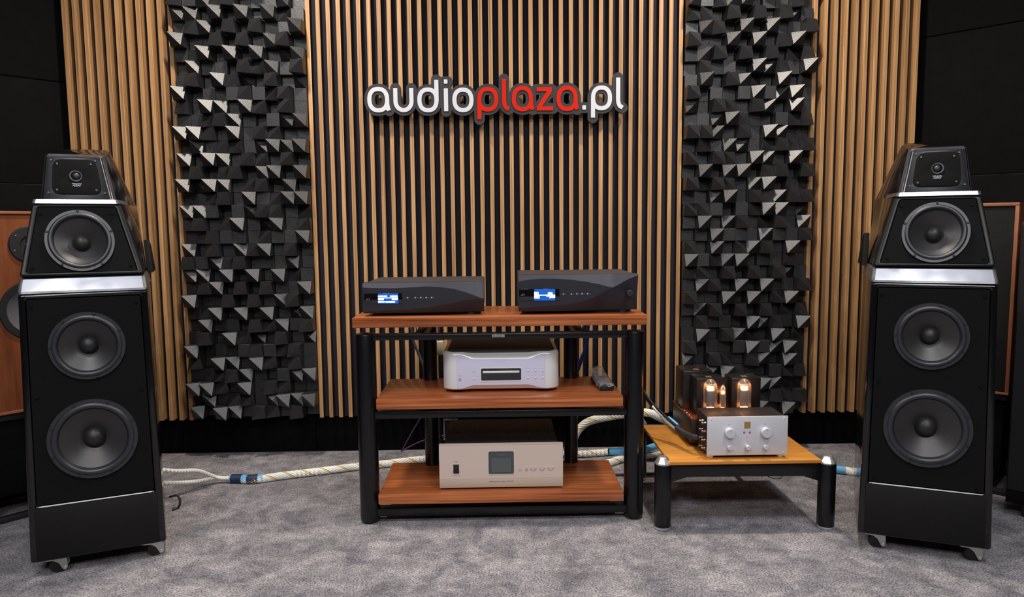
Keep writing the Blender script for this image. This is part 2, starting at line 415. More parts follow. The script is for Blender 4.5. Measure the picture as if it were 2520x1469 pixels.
# ------------------------------------------------------------------ sign
def stroke2d(paths, w):
    # each path -> ribbon polygons in 2D with rounded joins; returns list of (points) triangles via MB later
    polys = []
    for p in paths:
        P = [Vector(q) for q in p]
        for a, b in zip(P, P[1:]):
            if (b-a).length < 1e-6: continue
            d = (b-a).normalized(); n = Vector((-d.y, d.x))*w/2
            polys.append([a+n, a-n, b-n, b+n])
    return polys
def arc(cx, cy, rx, ry, a0, a1, n=18, p=2.35):
    out = []
    for i in range(n+1):
        a = math.radians(a0+(a1-a0)*i/n); c, s = math.cos(a), math.sin(a)
        out.append((cx+rx*math.copysign(abs(c)**(2/p), c), cy+ry*math.copysign(abs(s)**(2/p), s)))
    return out
# outlines in sign units (u right, v down), one list of strokes per letter
def bowl(cx, cy, rx=77, ry=92): return arc(cx, cy, rx, ry, 0, 360, 36)
LET = [('w', [bowl(219, 300, 79, 93), [(298, 290), (298, 340), (303, 372), (312, 396)]]),
       ('w', [[(372, 202), (372, 300)] + arc(443, 318, 71, 76, 180, 0, 18, 2.1)[0:19] + [(514, 300), (514, 202)]]),
       ('w', [bowl(661, 305, 76, 90), [(738, 130), (738, 310)]]),
       ('w', [[(822, 206), (822, 405)], [(806, 146), (838, 146)]]),
       ('w', [bowl(973, 307, 76, 89)]),
       ('r', [bowl(1195, 303, 76, 89), [(1119, 300), (1119, 478)]]),
       ('r', [[(1341, 126), (1341, 320), (1345, 350), (1356, 374), (1384, 392)]]),
       ('r', [bowl(1505, 300, 77, 93), [(1582, 290), (1582, 340), (1587, 372), (1597, 396)]]),
       ('r', [[(1632, 218), (1768, 218)], [(1757, 222), (1647, 384)], [(1632, 386), (1780, 386)]]),
       ('r', [bowl(1905, 300, 77, 93), [(1982, 290), (1982, 340), (1987, 372), (1997, 396)]]),
       ('w', [[(2042, 380), (2074, 380)]]),
       ('w', [bowl(2214, 297, 76, 90), [(2138, 294), (2138, 470)]]),
       ('w', [[(2363, 120), (2363, 314), (2367, 344), (2378, 368), (2404, 384)]])]
# v for the U shape is mirrored (arc bulges down in v-down space)
LET[1] = ('w', [[(372, 202), (372, 318)] + [(443-71*math.cos(math.radians(a)), 318+75*math.sin(math.radians(a))) for a in range(0, 181, 10)] + [(514, 318), (514, 202)]])
US = .000517
def sgn(u, v): return ((u-1260)*US, (300-v)*US)
import numpy as np
def union_plate(name, paths, w, y0, y1, roundend, mat, parent, label=None, cell=.0019):
    # distance field of all strokes, contoured by marching squares into one clean plate
    segs = []
    for p in paths:
        Q = [sgn(*q) for q in p]; closed = math.dist(Q[0], Q[-1]) < 1e-5
        for i, (a, b) in enumerate(zip(Q, Q[1:])):
            segs.append((a, b, (not closed and i == 0), (not closed and i == len(Q)-2)))
    r = w*US/2; xs = [q[0] for s_ in segs for q in s_[:2]]; ys = [q[1] for s_ in segs for q in s_[:2]]
    gx = np.arange(min(xs)-r-3*cell, max(xs)+r+4*cell, cell); gy = np.arange(min(ys)-r-3*cell, max(ys)+r+4*cell, cell)
    X, Y = np.meshgrid(gx, gy, indexing='ij'); D = np.full(X.shape, 9.)
    for a, b, e0, e1 in segs:
        L = math.dist(a, b)
        if L < 1e-7: continue
        tx, ty = (b[0]-a[0])/L, (b[1]-a[1])/L
        al = (X-a[0])*tx+(Y-a[1])*ty; pe = np.abs((X-a[0])*-ty+(Y-a[1])*tx)
        d = np.hypot(np.maximum(0, np.maximum(-al, al-L)), pe)-r
        if not roundend:
            if e0: d = np.maximum(d, -al)
            if e1: d = np.maximum(d, al-L)
        D = np.minimum(D, d)
    verts = {}; vl = []; faces = []; edges = []
    def vid(key, x, y):
        if key not in verts: verts[key] = len(vl); vl.append((x, y))
        return verts[key]
    ins = D < 0
    cells = np.argwhere(ins[:-1, :-1] | ins[1:, :-1] | ins[:-1, 1:] | ins[1:, 1:])
    for i, j in cells:
        c = [(i, j), (i+1, j), (i+1, j+1), (i, j+1)]; poly = []; cut = []
        for k in range(4):
            p, q = c[k], c[(k+1) % 4]; dp, dq = D[p], D[q]
            if dp < 0: poly.append(vid(p, gx[p[0]], gy[p[1]]))
            if (dp < 0) != (dq < 0):
                t = dp/(dp-dq); key = (min(p, q), max(p, q))
                v = vid(key, gx[p[0]]+(gx[q[0]]-gx[p[0]])*t, gy[p[1]]+(gy[q[1]]-gy[p[1]])*t); poly.append(v); cut.append(v)
        if len(poly) > 2: faces.append(poly)
        if len(cut) == 2: edges.append(cut)
    n = len(vl); mb = MB()
    mb.add([(x, y0, z) for x, z in vl]+[(x, y1, z) for x, z in vl], faces+[[k+n for k in f[::-1]] for f in faces]+[(a, b, b+n, a+n) for a, b in edges])
    o = mb.build(name, mat, parent, label=label)
    bm = bmesh.new(); bm.from_mesh(o.data)
    bmesh.ops.triangulate(bm, faces=[f for f in bm.faces if len(f.verts) > 4])
    bm.to_mesh(o.data); bm.free(); return o
sign = thing('letter_sign', 'large audioplaza.pl sign of white and red letters on dark grey outline board', 'sign', (-.012, 3.365, 1.691))
allp = [p for k, ps in LET for p in ps]
union_plate('backing_board', allp, 94, 0, .02, True, M['signgrey'], sign, 'dark grey contour board')
for (k, ps) in LET:
    union_plate('letter', ps, 37, -.004, -.0002, False, M['signwhite' if k == 'w' else 'signred'], sign, None if k == 'w' else 'red letter')
for x in (-.45, -.15, .15, .45):
    MB().cyl((x, .02, 0), .006, .035, 'y', 10).build('standoff', M['blackmatte'], sign)

# ------------------------------------------------------------------ rack
rack = thing('equipment_rack', 'black tubular equipment rack with three thick walnut shelves', 'rack', (0, 2.74, 0))
RY = 2.74
def rl(x): return x
FX, BX, FYY, BYY = .497, .291, 2.60-RY, 2.905-RY
for x, y, rr in ((-FX, FYY, .0365), (FX, FYY, .0365), (-BX, BYY, .029), (BX, BYY, .029)):
    MB().lathe([(rr*.2, 0), (rr*.82, .001), (rr*.97, .008), (rr, .02), (rr, .706), (rr*.95, .713), (rr*.2, .716)], (x, y, 0), 'z', 28).build('leg', M['powder'], rack, smooth=True)
for z0, z1 in ((.690, .712), (.398, .4235), (.024, .055)):
    MB().box(-FX+.03, FX-.03, FYY-.02, FYY+.02, z0, z1).build('front_rail', M['powder'], rack, bevel=.003)
    if z0 < .6: MB().box(-BX+.02, BX-.02, BYY-.015, BYY+.015, z0, z1).build('rear_rail', M['powder'], rack, bevel=.003)
    for s in (-1, 1):
        m = MB(); a, b = Vector((s*.303, FYY, 0)), Vector((s*BX, BYY, 0)); d = (b-a).normalized(); n = Vector((-d.y, d.x, 0))*.018
        a += d*.018; b -= d*.02
        m.loft([[a+n+Vector((0, 0, z)), a-n+Vector((0, 0, z)), b-n+Vector((0, 0, z)), b+n+Vector((0, 0, z))] for z in (z0, z1)])
        m.build('side_rail', M['powder'], rack, bevel=.003)
MB().box(-.031, .016, FYY-.0215, FYY-.0195, .6975, .7065).build('name_badge', M['zinc'], rack, bevel=.0005)
for ux, wd in ((-.027, .002), (-.020, .003), (-.014, .004), (-.008, .004), (-.002, .004), (.004, .004), (.009, .003)):
    pass
text('badge_print', 'CUSTIC', .0088, M['blackmatte'], rack, (-.0275, FYY-.0218, .6988), .0002, sx=1.05)
def shelf(w, z, lab, th=.036, dx=0):
    o = MB().box(-w/2, w/2, 2.56-RY, 2.918-RY, z-th, z).build('shelf', M['walnut'], rack, bevel=.0012)
    o['label'] = lab; o.location.x = dx
    return o
shelf(1.07, .776, 'widest walnut shelf'); shelf(.906, .476, 'middle walnut shelf', .038, -.004); shelf(.909, .117, 'lowest walnut shelf', .038, -.004)
for zt, zb in ((.740, .712), (.438, .4235), (.079, .055)):
    for x in (-.306, .302):
        for y in (2.612, 2.86):
            MB().lathe([(.002, 0), (.0055, (zt-zb)*.45), (.0065, (zt-zb)*.5), (.0065, zt-zb)], (x, y-RY, zb), 'z', 12).build('support_spike', M['chrome'], rack, smooth=True)

# ------------------------------------------------------------------ DAC units
def interp(tab, x):
    if x <= tab[0][0]: return tab[0][1]
    for (a, fa), (b, fb) in zip(tab, tab[1:]):
        if x <= b:
            t = (x-a)/(b-a); t = t*t*(3-2*t)*.35+t*.65
            return fa+(fb-fa)*t
    return tab[-1][1]
def dac(name, label, loc, w, h, lo, hi, win, screen, knob, depth=.36, btn_u=(), btn_v=.5, pixels=()):
    # lo/hi: height fraction curves of the lower and upper crease over u in 0..1
    t = thing(name, label, 'audio component', loc)
    zb = .012
    N = 60; secs = []
    mb = MB(); vs = []; 
    for i in range(N+1):
        u = i/N; x = -w/2+w*u
        c0, c1 = interp(lo, u), interp(hi, u)
        y0 = .030*min(1, c0/.5); y1 = .52*h*(1-c1)
        for v, y in ((0, .004+y0), (c0, .004), (c1, .004), (1, .004+y1), (1, .06), (0, .06)):
            vs.append((x, y, zb+h*v))
    fs = []
    for i in range(N):
        for k in range(6):
            a = i*6+k; b = i*6+(k+1) % 6
            fs.append((a, b, b+6, a+6))
    fs.append(tuple(range(6))); fs.append(tuple(N*6+k for k in range(6)))
    mb.add(vs, fs); f = mb.build('front_panel', M['dacblack'], t, smooth=False, label='wave sculpted front panel')
    MB().box(-w/2+.004, w/2-.004, .045, depth, zb+.004, zb+h-.0015).build('case', M['daccase'], t, bevel=.002)
    MB().box(-w/2+.012, w/2-.012, .06, depth-.01, zb+h-.0015, zb+h).build('top_plate', M['daccase'], t, bevel=.0006)
    for x in (-w/2+.05, w/2-.05):
        for y in (.06, depth-.05):
            MB().cyl((x, y, 0), .024, zb+.004, 'z', 24).build('foot', M['blackmatte'], t, smooth=True)
    MB().box(-w/2+.045, w/2-.02, .045, depth-.02, .004, zb+.006).build('base_pan', M['blackmatte'], t)
    U_ = lambda u: -w/2+w*u
    V_ = lambda v: zb+h*v
    MB().box(U_(win[0]), U_(win[1]), .0015, .006, V_(win[2]), V_(win[3])).build('display_window', M['glassblack'], t, bevel=.0004)
    sc = MB().box(U_(screen[0]), U_(screen[1]), .0009, .002, V_(screen[2]), V_(screen[3])).build('screen', M['blue'], t, label='lit blue screen')
    sw, sh = U_(screen[1])-U_(screen[0]), V_(screen[3])-V_(screen[2])
    mb = MB()
    for a, b, c, d in pixels:
        x0, x1, z0, z1 = U_(screen[0])+a*sw, U_(screen[0])+b*sw, V_(screen[2])+c*sh, V_(screen[2])+d*sh
        n = max(1, int((x1-x0)/.005))
        if d-c < .08: mb.box(x0, x1, .0004, .0009, z0, z1); continue
        st = (x1-x0)/n
        for i in range(n):
            j = random.uniform(-.06, .06)*(z1-z0)
            mb.box(x0+st*i, x0+st*(i+.93), .0004, .0009, z0-j, z1+j)
    mb.build('display_text', M['white_glow'], sc)
    lg = text('maker_logo', 'dCS', .0105, M['print'], t, (U_(win[0])+.006 if win[0] < .02 else U_(.03), .0012, V_(.44)), .0002, sx=.8, shear=.3)
    for i, u in enumerate(btn_u):
        MB().lathe([(.0002, -.0015), (.0021, -.0012), (.0026, 0), (.0026, .006)], (U_(u), .003, V_(btn_v)), 'y', 14).build('button', M['button'], t, smooth=True)
        dx = -.009 if i == 0 else .0045
        MB().box(U_(u)+dx, U_(u)+dx+.006, .0035, .0042, V_(btn_v)-.0005, V_(btn_v)+.0005).build('button_mark', M['print'], t)
        if i in (2, 3): MB().box(U_(u)-.0007, U_(u)+.0007, .0035, .0042, V_(btn_v)+.004, V_(btn_v)+.0062).build('button_mark', M['print'], t)
    if knob:
        MB().lathe([(.0005, -.018), (.0105, -.018), (.0118, -.0165), (.0118, .012)], (U_(knob[0]), .002, V_(knob[1])), 'y', 32).build('volume_knob', M['dacblack'], t, smooth=True)
    return t
# left unit: curves measured as fractions of face width and height
hiL = [(0, .86), (.09, .835), (.25, .825), (.41, .85), (.52, .875), (.63, .85), (.74, .79), (.84, .68), (.93, .55), (.985, .46), (1, .455)]
loL = [(0, .06), (.09, .07), (.2, .09), (.36, .11), (.52, .17), (.68, .27), (.84, .39), (.95, .45), (1, .455)]
ob = thing('wall_outlet', 'small grey framed wall outlet on black kick board behind the rack', 'outlet', (-.250, YW-.014, .105))
MB().box(-.038, .038, -.010, 0, -.055, .055).build('plate', M['blackmatte'], ob, bevel=.002)
for a in ((-.038, .038, .047, .055), (-.038, .038, -.055, -.047), (.026, .038, -.047, .047), (-.038, -.030, -.047, .047)): MB().box(a[0], a[1], -.014, -.0095, a[2], a[3]).build('frame_edge', M['greyframe'], ob, bevel=.001)
dac('network_player', 'low black audio unit with lit text display, left one on the rack top', (-.2810, 2.60, .776), .4430, .111, loL, hiL,
    (.012, .325, .32, .66), (.127, .294, .32, .655), None, .345, (.371, .433, .479, .523, .569), .50,
    ((0, .46, .66, .80), (.60, .97, .64, .80), (0, .98, .53, .60), (0, .29, .34, .53), (.68, .98, .36, .53), (0, .35, .1, .24), (.37, .84, .08, .24)))
hiR = [(0, .84), (.1, .88), (.18, .90), (.3, .90), (.42, .87), (.55, .815), (.66, .74), (.74, .67), (.79, .64), (.84, .72), (.89, .82), (.94, .90), (1, .965)]
loR = [(0, .10), (.1, .12), (.22, .15), (.38, .18), (.5, .24), (.6, .33), (.7, .49), (.76, .60), (.79, .639), (.84, .719), (.89, .819), (.94, .899), (1, .964)]
dac('preamplifier', 'taller black audio unit with display and round volume knob, right on the rack top', (.2895, 2.60, .776), .4410, .134, loR, hiR,
    (.004, .34, .30, .62), (.130, .305, .30, .615), (.925, .48), .345, (.377, .44, .486, .53, .576), .47,
    ((0, .21, .50, .76), (.03, .86, .44, .52), (0, .26, .20, .46), (.65, .88, .5, .72), (.58, .7, .33, .46), (.72, 1, .22, .52)))

# ------------------------------------------------------------------ disc player
def player():
    t = thing('disc_player', 'silver disc player with rounded corners on the middle rack shelf', 'audio component', (.0015, 2.64, .476))
    w, d, z0, z1 = .441, .35, .010, .156
    def sec(z, k=0):
        r = .045-k; out = []; hw = w/2-k; 
        for i in range(9):
            a = PI+PI/2*i/8; out.append((-hw+r+r*math.cos(a), r+k+r*math.sin(a), z))
        for i in range(9):
            a = -PI/2+PI/2*i/8; out.append((hw-r+r*math.cos(a), r+k+r*math.sin(a), z))
        out += [(hw, d, z), (-hw, d, z)]
        return out
    def sc_(x): q = min(1, max(0, (abs(x)-.096)/.062)); return q*q*(3-2*q)
    def sec2(z, k=0):
        out = []
        for x, y, z_ in sec(z, k):
            if y > .0001+k: out.append((x, y, z))
            else: out.append((x, y, z))
        # densify the straight front run between the two rounded corners
        L_, R_ = out[8], out[9]; mid = [(L_[0]+(R_[0]-L_[0])*q/48, L_[1], z) for q in range(1, 48)]
        out = out[:9]+mid+out[9:]
        res = []
        for x, y, z_ in out:
            zt = z1-.0265+.0185*sc_(x); zb_ = z0+.0215-.0145*sc_(x); a = max(0, z-zt)*.75+max(0, zb_-z)*.8
            f = 1 if y < .045 else max(0, 1-(y-.045)/.05)
            res.append((x*(1-(a*f/.22 if abs(x) > .17 else 0)), y+a*f, z))
        return res
    zz = [z0+.004+k*.0035 for k in range(6)]+[z0+.03, z1-.03]+[z1-.0265+.0033*k for k in range(9)]
    MB().loft([sec2(z) for z in zz]+[sec2(z1+.0005, .006)]).build('case', M['silver2'], t, smooth=True)
    MB().loft([[(x*.93, y*.96+.008, z) for x, y, z in sec(z1-.0005)], [(x*.92, y*.95+.011, z) for x, y, z in sec(z1+.0045)], [(x*.90, y*.93+.02, z) for x, y, z in sec(z1+.0065)]]).build('lid', M['lid'], t, smooth=True)
    # inlaid face plate with scooped top and bottom edge
    hx = .1655; top = []; bot = []
    for i in range(41):
        x = -hx+2*hx*i/40; s = min(1, max(0, (abs(x)-.062*1.55)/.062)); s = s*s*(3-2*s)
        top.append((x, z1-.0265+.0175*s)); bot.append((x, z0+.0215-.0135*s))
    plate('face_plate', bot+top[::-1], [rrect(.079, .079, z0+.034, z0+.087, .007)], .003, M['silver'], t, lambda q: q+Vector((0, 0, 0)), label='lavender-silver face plate')
    # bronze lower lip, display window and tray
    plate('window_frame', rrect(.0795, .0795, z0+.0335, z0+.0875, .007), [rrect(.0755, .0755, z0+.038, z0+.0845, .005)], .0045, M['silver2'], t)
    MB().box(-.076, .076, -.001, .002, z0+.037, z0+.0855).build('display_window', M['glassblack'], t)
    MB().box(-.069, .069, -.0035, 0, z0+.0665, z0+.0745).build('disc_tray', M['silver2'], t, bevel=.0012)
    MB().lathe([(.0003, -.006), (.0052, -.0058), (.0062, -.004), (.0062, .001), (.0068, .001), (.0068, 0)], (-.1555, 0, z0+.0455), 'y', 20).build('power_button', M['chrome'], t, smooth=True)
    for u, v in [(-.101, .047)] + [(x, v) for x in (.1015, .129, .1565) for v in (.047, .074)]:
        MB().lathe([(.0002, -.0065), (.003, -.006), (.0036, -.0035), (.0036, .001)], (u, 0, z0+v), 'y', 14).build('button', M['silver2'], t, smooth=True)
        MB().box(u-.003, u+.003, -.0034, -.003, z0+v+.0078, z0+v+.0086).build('button_mark', M['darkprint'], t)
    MB().box(-.162, -.149, -.0034, -.003, z0+.0565, z0+.0575).build('button_mark', M['darkprint'], t)
    MB().box(-.107, -.094, -.0034, -.003, z0+.071, z0+.072).build('button_mark', M['darkprint'], t)
    text('maker_name', 'Esoteric', .0095, M['whiteprint'], t, (-.003, -.0032, z0+.108), .0002, 'CENTER', sx=1.25, shear=.25)
    for x in (-.165, .165):
        for y in (.045, d-.05):
            MB().lathe([(.020, 0), (.020, .006), (.023, .007), (.023, .016)], (x, y, 0), 'z', 24).build('foot', M['lid'], t, smooth=True)
    return t
player()

# ------------------------------------------------------------------ power supply
def psu():
    t = thing('power_supply', 'champagne fronted power supply on the lowest rack shelf', 'audio component', (-.0020, 2.595, .117))
    w, z0, z1 = .4640, .008, .176
    plate('front_panel', rrect(w/2, w/2, z0+.034, z1, .003), [rrect(.048, .048, z0+.051, z0+.139, .006), rrect(.0105, .0105, .063, .0975, .001)], .012, M['champagne'], t, lambda q: Vector((q.x-0, q.y+.012, q.z)) if True else q)
    # the switch hole sits to the left: rebuild the panel with a shifted opening
    o = [c for c in t.children if c.name.startswith('front_panel')][0]; bpy.data.objects.remove(o)
    hole = [(u-.169, v) for u, v in rrect(.0105, .0105, .062, .098, .001)]
    plate('front_panel', rrect(w/2, w/2, z0+.034, z1, .003), [rrect(.0475, .0475, z0+.050, z0+.138, .007), hole], .012, M['champagne'], t, lambda q: q+Vector((0, .012, 0)))
    MB().box(-w/2, w/2, 0, .012, z0, z0+.0335).build('lower_panel', M['champ2'], t, bevel=.0008)
    MB().box(-w/2, w/2, -.0006, .01, z1-.0055, z1-.0005).build('top_strip', M['champedge'], t, bevel=.0006)
    MB().box(-.0475, .0475, -.001, .001, z0+.047, z0+.0508).build('window_lip', M['champedge'], t, bevel=.0006)
    MB().box(-.049, .049, .003, .006, z0+.050, z0+.139).build('meter_window', M['lcd'], t, label='dark meter window')
    MB().box(-.037, .037, .0024, .003, z0+.057, z0+.112).build('meter_scale', pmat('meter_screen', rgb(84, 90, 92), .4, noise=.4, nscale=900), t)
    text('maker_name', 'Accuphase', .0085, M['print'], t, (0, .0027, z0+.1225), .0002, 'CENTER', sx=.95, shear=.45)
    text('model_text', 'clean power supply  PS-530', .0072, M['darkprint'], t, (0, -.0004, z0+.0205), .0002, 'CENTER', sx=1.15, shear=.1)
    MB().box(-.178, -.160, -.003, .008, .066, .097).build('power_switch', M['blackmatte'], t, bevel=.002)
    MB().box(-.1815, -.1565, -.0025, 0, .0575, .0635).build('switch_guard', M['champedge'], t, bevel=.001)
    for x in (-.1835, -.1575): MB().box(x, x+.003, -.0045, 0, .068, .077).build('switch_guard', M['champedge'], t, bevel=.001)
    MB().box(-.1815, -.1565, -.0015, 0, .098, .1015).build('switch_guard', M['champagne'], t, bevel=.0006)
    text('switch_label', 'POWER', .0042, M['darkprint'], t, (-.169, -.0004, .1075), .0002, 'CENTER')
    xs = [.095, .111, .128, .145, .161, .178, .194]
    MB().cyl((.070, -.002, .0805), .0032, .004, 'y', 14).build('button', M['champedge'], t, smooth=True)
    for x in xs: MB().box(x-.0038, x+.0038, -.003, .001, .0770, .0850).build('button', M['champedge'], t, bevel=.0012)
    for x, n_ in ((.070, 'OUTPUT'), (.095, 'METER'), (.120, 'VOLTAGE'), (.153, 'CURRENT'), (.186, 'POWER')): text('button_label', n_, .0036, M['darkprint'], t, (x, -.0004, .0690), .0002, 'CENTER')
    MB().box(-.215, .215, .012, .37, z0+.002, z1-.006).build('case', M['blackmatte'], t, bevel=.002)
    for i in range(46): MB().box(-.196+i*.0087, -.192+i*.0087, .05, .34, z1-.0062, z1-.0045).build('vent_rib', M['blackmatte'], t)
    for x in (-.19, .19):
        for y in (.05, .32): MB().lathe([(.024, 0), (.026, .010)], (x, y, 0), 'z', 20, cap=True).build('foot', M['blackmatte'], t, smooth=True)
    MB().box(-.21, .21, .02, .36, .004, z0+.003).build('base_pan', M['blackmatte'], t)
psu()

# ------------------------------------------------------------------ remote in plastic bag
rem = thing('remote_control', 'black remote control in a clear plastic bag, right end of middle shelf', 'remote control', (.402, 2.66, .476), math.radians(4))
MB().box(-.027, .027, -.015, .17, 0, .022).build('handset', M['blackmatte'], rem, bevel=.006)
mb = MB(); NX, NY = 12, 18; vs = []
for j in range(NY+1):
    for i in range(NX+1):
        u, v = i/NX, j/NY; x = (-.030+.060*u)*(1+.10*v); y = -.020+.225*v
        z = .0245+.030*max(0, v-.3)*1.3 + random.uniform(-.0022, .0022) + .003*math.sin(v*22+u*7)
        if i in (0, NX): z -= .012
        if j == 0: z -= .004
        vs.append((x, y, z))
fs = [(j*(NX+1)+i, j*(NX+1)+i+1, (j+1)*(NX+1)+i+1, (j+1)*(NX+1)+i) for j in range(NY) for i in range(NX)]
bo = mb.add(vs, fs).build('plastic_bag', M['bag'], rem, smooth=True)
sm = bo.modifiers.new('thickness', 'SOLIDIFY'); sm.thickness = .0003

# ------------------------------------------------------------------ amplifier stand
st = thing('amplifier_stand', 'low stand with black round chrome-capped legs and a bamboo board', 'stand', (.87, 2.70, 0))
SX, SY = .87, 2.70
legs = [(.582, 2.487), (1.172, 2.470), (.60, 3.005), (1.195, 3.005)]
for x, y in legs:
    c = (x-SX, y-SY, 0)
    l = MB().lathe([(.0295, .012), (.0305, .014), (.0305, .243), (.0295, .245)], c, 'z', 32, cap=True).build('leg', M['powder'], st, smooth=True)
    MB().lathe([(.0305, .244), (.0310, .2465), (.0305, .249), (.017, .268), (.0145, .270), (.001, .270)], c, 'z', 16).build('chrome_cap', M['chrome'], l)
    MB().lathe([(.001, 0), (.024, 0), (.029, .005), (.0300, .011), (.0300, .013)], c, 'z', 24).build('chrome_foot', M['chrome'], l, smooth=True)
def beam(a, b, name, zt=.240, zm=.198, ze=.178):
    # dark bar between two legs, deeper at its ends
    A, B = Vector((a[0]-SX, a[1]-SY, 0)), Vector((b[0]-SX, b[1]-SY, 0)); L = (B-A).length; d = (B-A).normalized(); n = Vector((-d.y, d.x, 0))*.012
    prof = [(.027, ze), (.09, zm), (L-.09, zm), (L-.027, ze), (L-.027, zt), (.027, zt)]
    MB().loft([[A+d*s+k*n+Vector((0, 0, z)) for s, z in prof] for k in (-1, 1)]).build(name, M['powder'], st, bevel=.001)
beam(legs[0], legs[1], 'front_beam'); beam(legs[2], legs[3], 'rear_beam'); beam((.74, 2.45), (.74, 3.03), 'cross_beam', .238, .205, .200); beam((1.03, 2.45), (1.03, 3.03), 'cross_beam', .238, .205, .200)
BF = 2.452
MB().box(.5985-SX, 1.142-SX, BF-SY, 2.935-SY, .2485, .2600).build('board', M['bamboo'], st, bevel=.001, label='yellow bamboo board')
for x in (.70, 1.04):
    for y in (2.56, 2.86): MB().cyl((x-SX, y-SY, .2), .012, .0486, 'z', 12).build('board_support', M['powder'], st)

# ------------------------------------------------------------------ tube amplifier
AX, AY = .884, 2.480
amp = thing('tube_amplifier', 'small silver fronted tube amplifier with two glowing tubes on bamboo stand', 'amplifier', (AX, AY, .260))
hw = .1455
MB().box(-hw, hw, 0, .006, .0125, .1545).build('front_panel', M['ampface'], amp, bevel=.0008)
MB().box(-hw+.003, hw-.003, .006, .150, .014, .1500).build('front_case', pmat('brown_black_case', rgb(30, 22, 22), .5), amp, bevel=.002)
MB().box(-hw-.016, hw+.012, .152, .44, .012, .104).build('chassis', pmat('dark_brown_chassis', rgb(42, 26, 22), .4), amp, bevel=.002)
MB().box(-hw-.018, hw+.014, .150, .442, .104, .1085).build('copper_deck', M['copper'], amp, bevel=.001)
for i in range(8): MB().lathe([(.0003, .1105), (.002, .1100), (.0028, .1083)], (-hw-.010, .172+i*.034, 0), 'z', 10).build('screw', M['chrome'], amp, smooth=True)
for i in range(3):
    for j in range(7):
        if j != 3: MB().box(-.118+i*.085+j*.009, -.114+i*.085+j*.009, .03, .065, .1501, .1506).build('vent_slot', M['blackmatte'], amp)
for x, z, r, l in ((-.0675, .0985, .0175, .022), (.063, .0985, .0175, .022), (-.067, .0445, .0085, .020), (-.0015, .0445, .0085, .020), (.063, .0445, .0085, .020)):
    k = MB().lathe([(.0005, -l), (r-.0012, -l), (r, -l+.0012), (r*1.02, 0)], (x, 0, z), 'y', 28).build('knob', M['ampface'], amp, smooth=True)
    MB().box(x-.0004, x+.0004, -l-.0004, -l+.0005, z+.3*r, z+.9*r).build('knob_mark', M['darkprint'], k)
    text('knob_label', 'VOL' if r > .01 else 'IN', .0042, M['darkprint'], amp, (x, -.0004, z+r+.0085), .0002, 'CENTER').name = 'knob_label'
MB().box(-.0125, .0095, -.0012, .001, .1115, .1355).build('badge', M['gold'], amp, label='small gold badge')
for x in (-.0125, .0080): MB().cyl((x, -.0015, .0965), .0036, .003, 'y', 12).build('toggle', M['darkprint'], amp)
MB().cyl((-.002, -.002, .0815), .0032, .003, 'y', 14).build('indicator', M['pink_glow'], amp, label='pink lit indicator')
for x in (-hw+.0135, hw-.0135):
    for z in (.022, .1465): MB().lathe([(.0003, -.0025), (.0025, -.002), (.0036, 0)], (x, 0, z), 'y', 10).build('screw', M['button'], amp, smooth=True)
for x in (-hw+.018, hw-.018):
    for y in (.022, .40): MB().lathe([(.010, 0), (.0125, .003), (.0125, .0135)], (x, y, 0), 'z', 20, cap=True).build('foot', M['silver2'], amp, smooth=True)
for x, y, sx_, sy_, zt in ((-.098, .36, .059, .062, .262), (-.076, .245, .055, .045, .252), (.062, .245, .057, .045, .252)):
    tr = MB().box(x-sx_, x+sx_, y-sy_, y+sy_, .1085, zt).build('transformer_cover', M['satinblack'], amp, bevel=.003)
    MB().box(x-.011, x+.011, y-sy_+.020, y-sy_+.044, zt, zt+.0008).build('cover_badge', M['gold'], tr)
for z in range(4):
    for k in range(2):
        MB().lathe([(.001, -.022), (.0048, -.021), (.0050, -.016), (.0038, -.015), (.0050, -.011), (.0050, -.004), (.0065, -.003), (.0065, .006)],
                   (-hw+.006, .022+k*.032, .034+z*.031), 'x', 14).build('terminal', M['termmetal'], amp, smooth=True)
def tube_(x, y, zb, r, h, small=False):
    g = MB().lathe([(r*.80, 0), (r*.96, h*.06), (r, h*.14), (r, h*.72), (r*.93, h*.83), (r*.72, h*.93), (r*.35, h*.99), (.0005, h)], (x, y, zb+.012), 'z', 26).build('tube', M['glass'], amp, smooth=True, label='glowing glass tube')
    MB().lathe([(r*.92, 0), (r*.92, .016), (r*.3, .018)], (x, y, zb), 'z', 20, cap=True).build('tube_base', M['blackmatte'], g, smooth=True)
    MB().box(x-r*.52, x+r*.52, y-r*.34, y+r*.34, zb+.012+h*.20, zb+.012+h*.66).build('plate', M['plate'], g, bevel=.002)
    MB().lathe([(r*.30, h*.845), (r*.66, h*.84), (r*.58, h*.93), (r*.25, h*.975)], (x, y, zb+.013), 'z', 16).build('getter', M['mica'], g, smooth=True)
    for a, b in ((.10, .19), (.68, .77)):
        MB().lathe([(r*.2, zb+.012+h*a), (r*.56, zb+.012+h*(a+.01)), (r*.5, zb+.012+h*b)], (x, y, 0), 'z', 10).build('heater', M['filament'], g)
tube_(-.083, .178, .108, .0265, .135); tube_(.047, .178, .108, .0265, .135); tube_(-.033, .185, .108, .012, .110)
for x in (-.083, .047):
    pl = bpy.data.lights.new('tube_glow', 'POINT'); pl.energy = .22; pl.color = (1, .45, .18); pl.shadow_soft_size = .012
    po = bpy.data.objects.new('tube_glow', pl); COL.objects.link(po); po.location = (AX+x, AY+.178, .26+.108+.118)

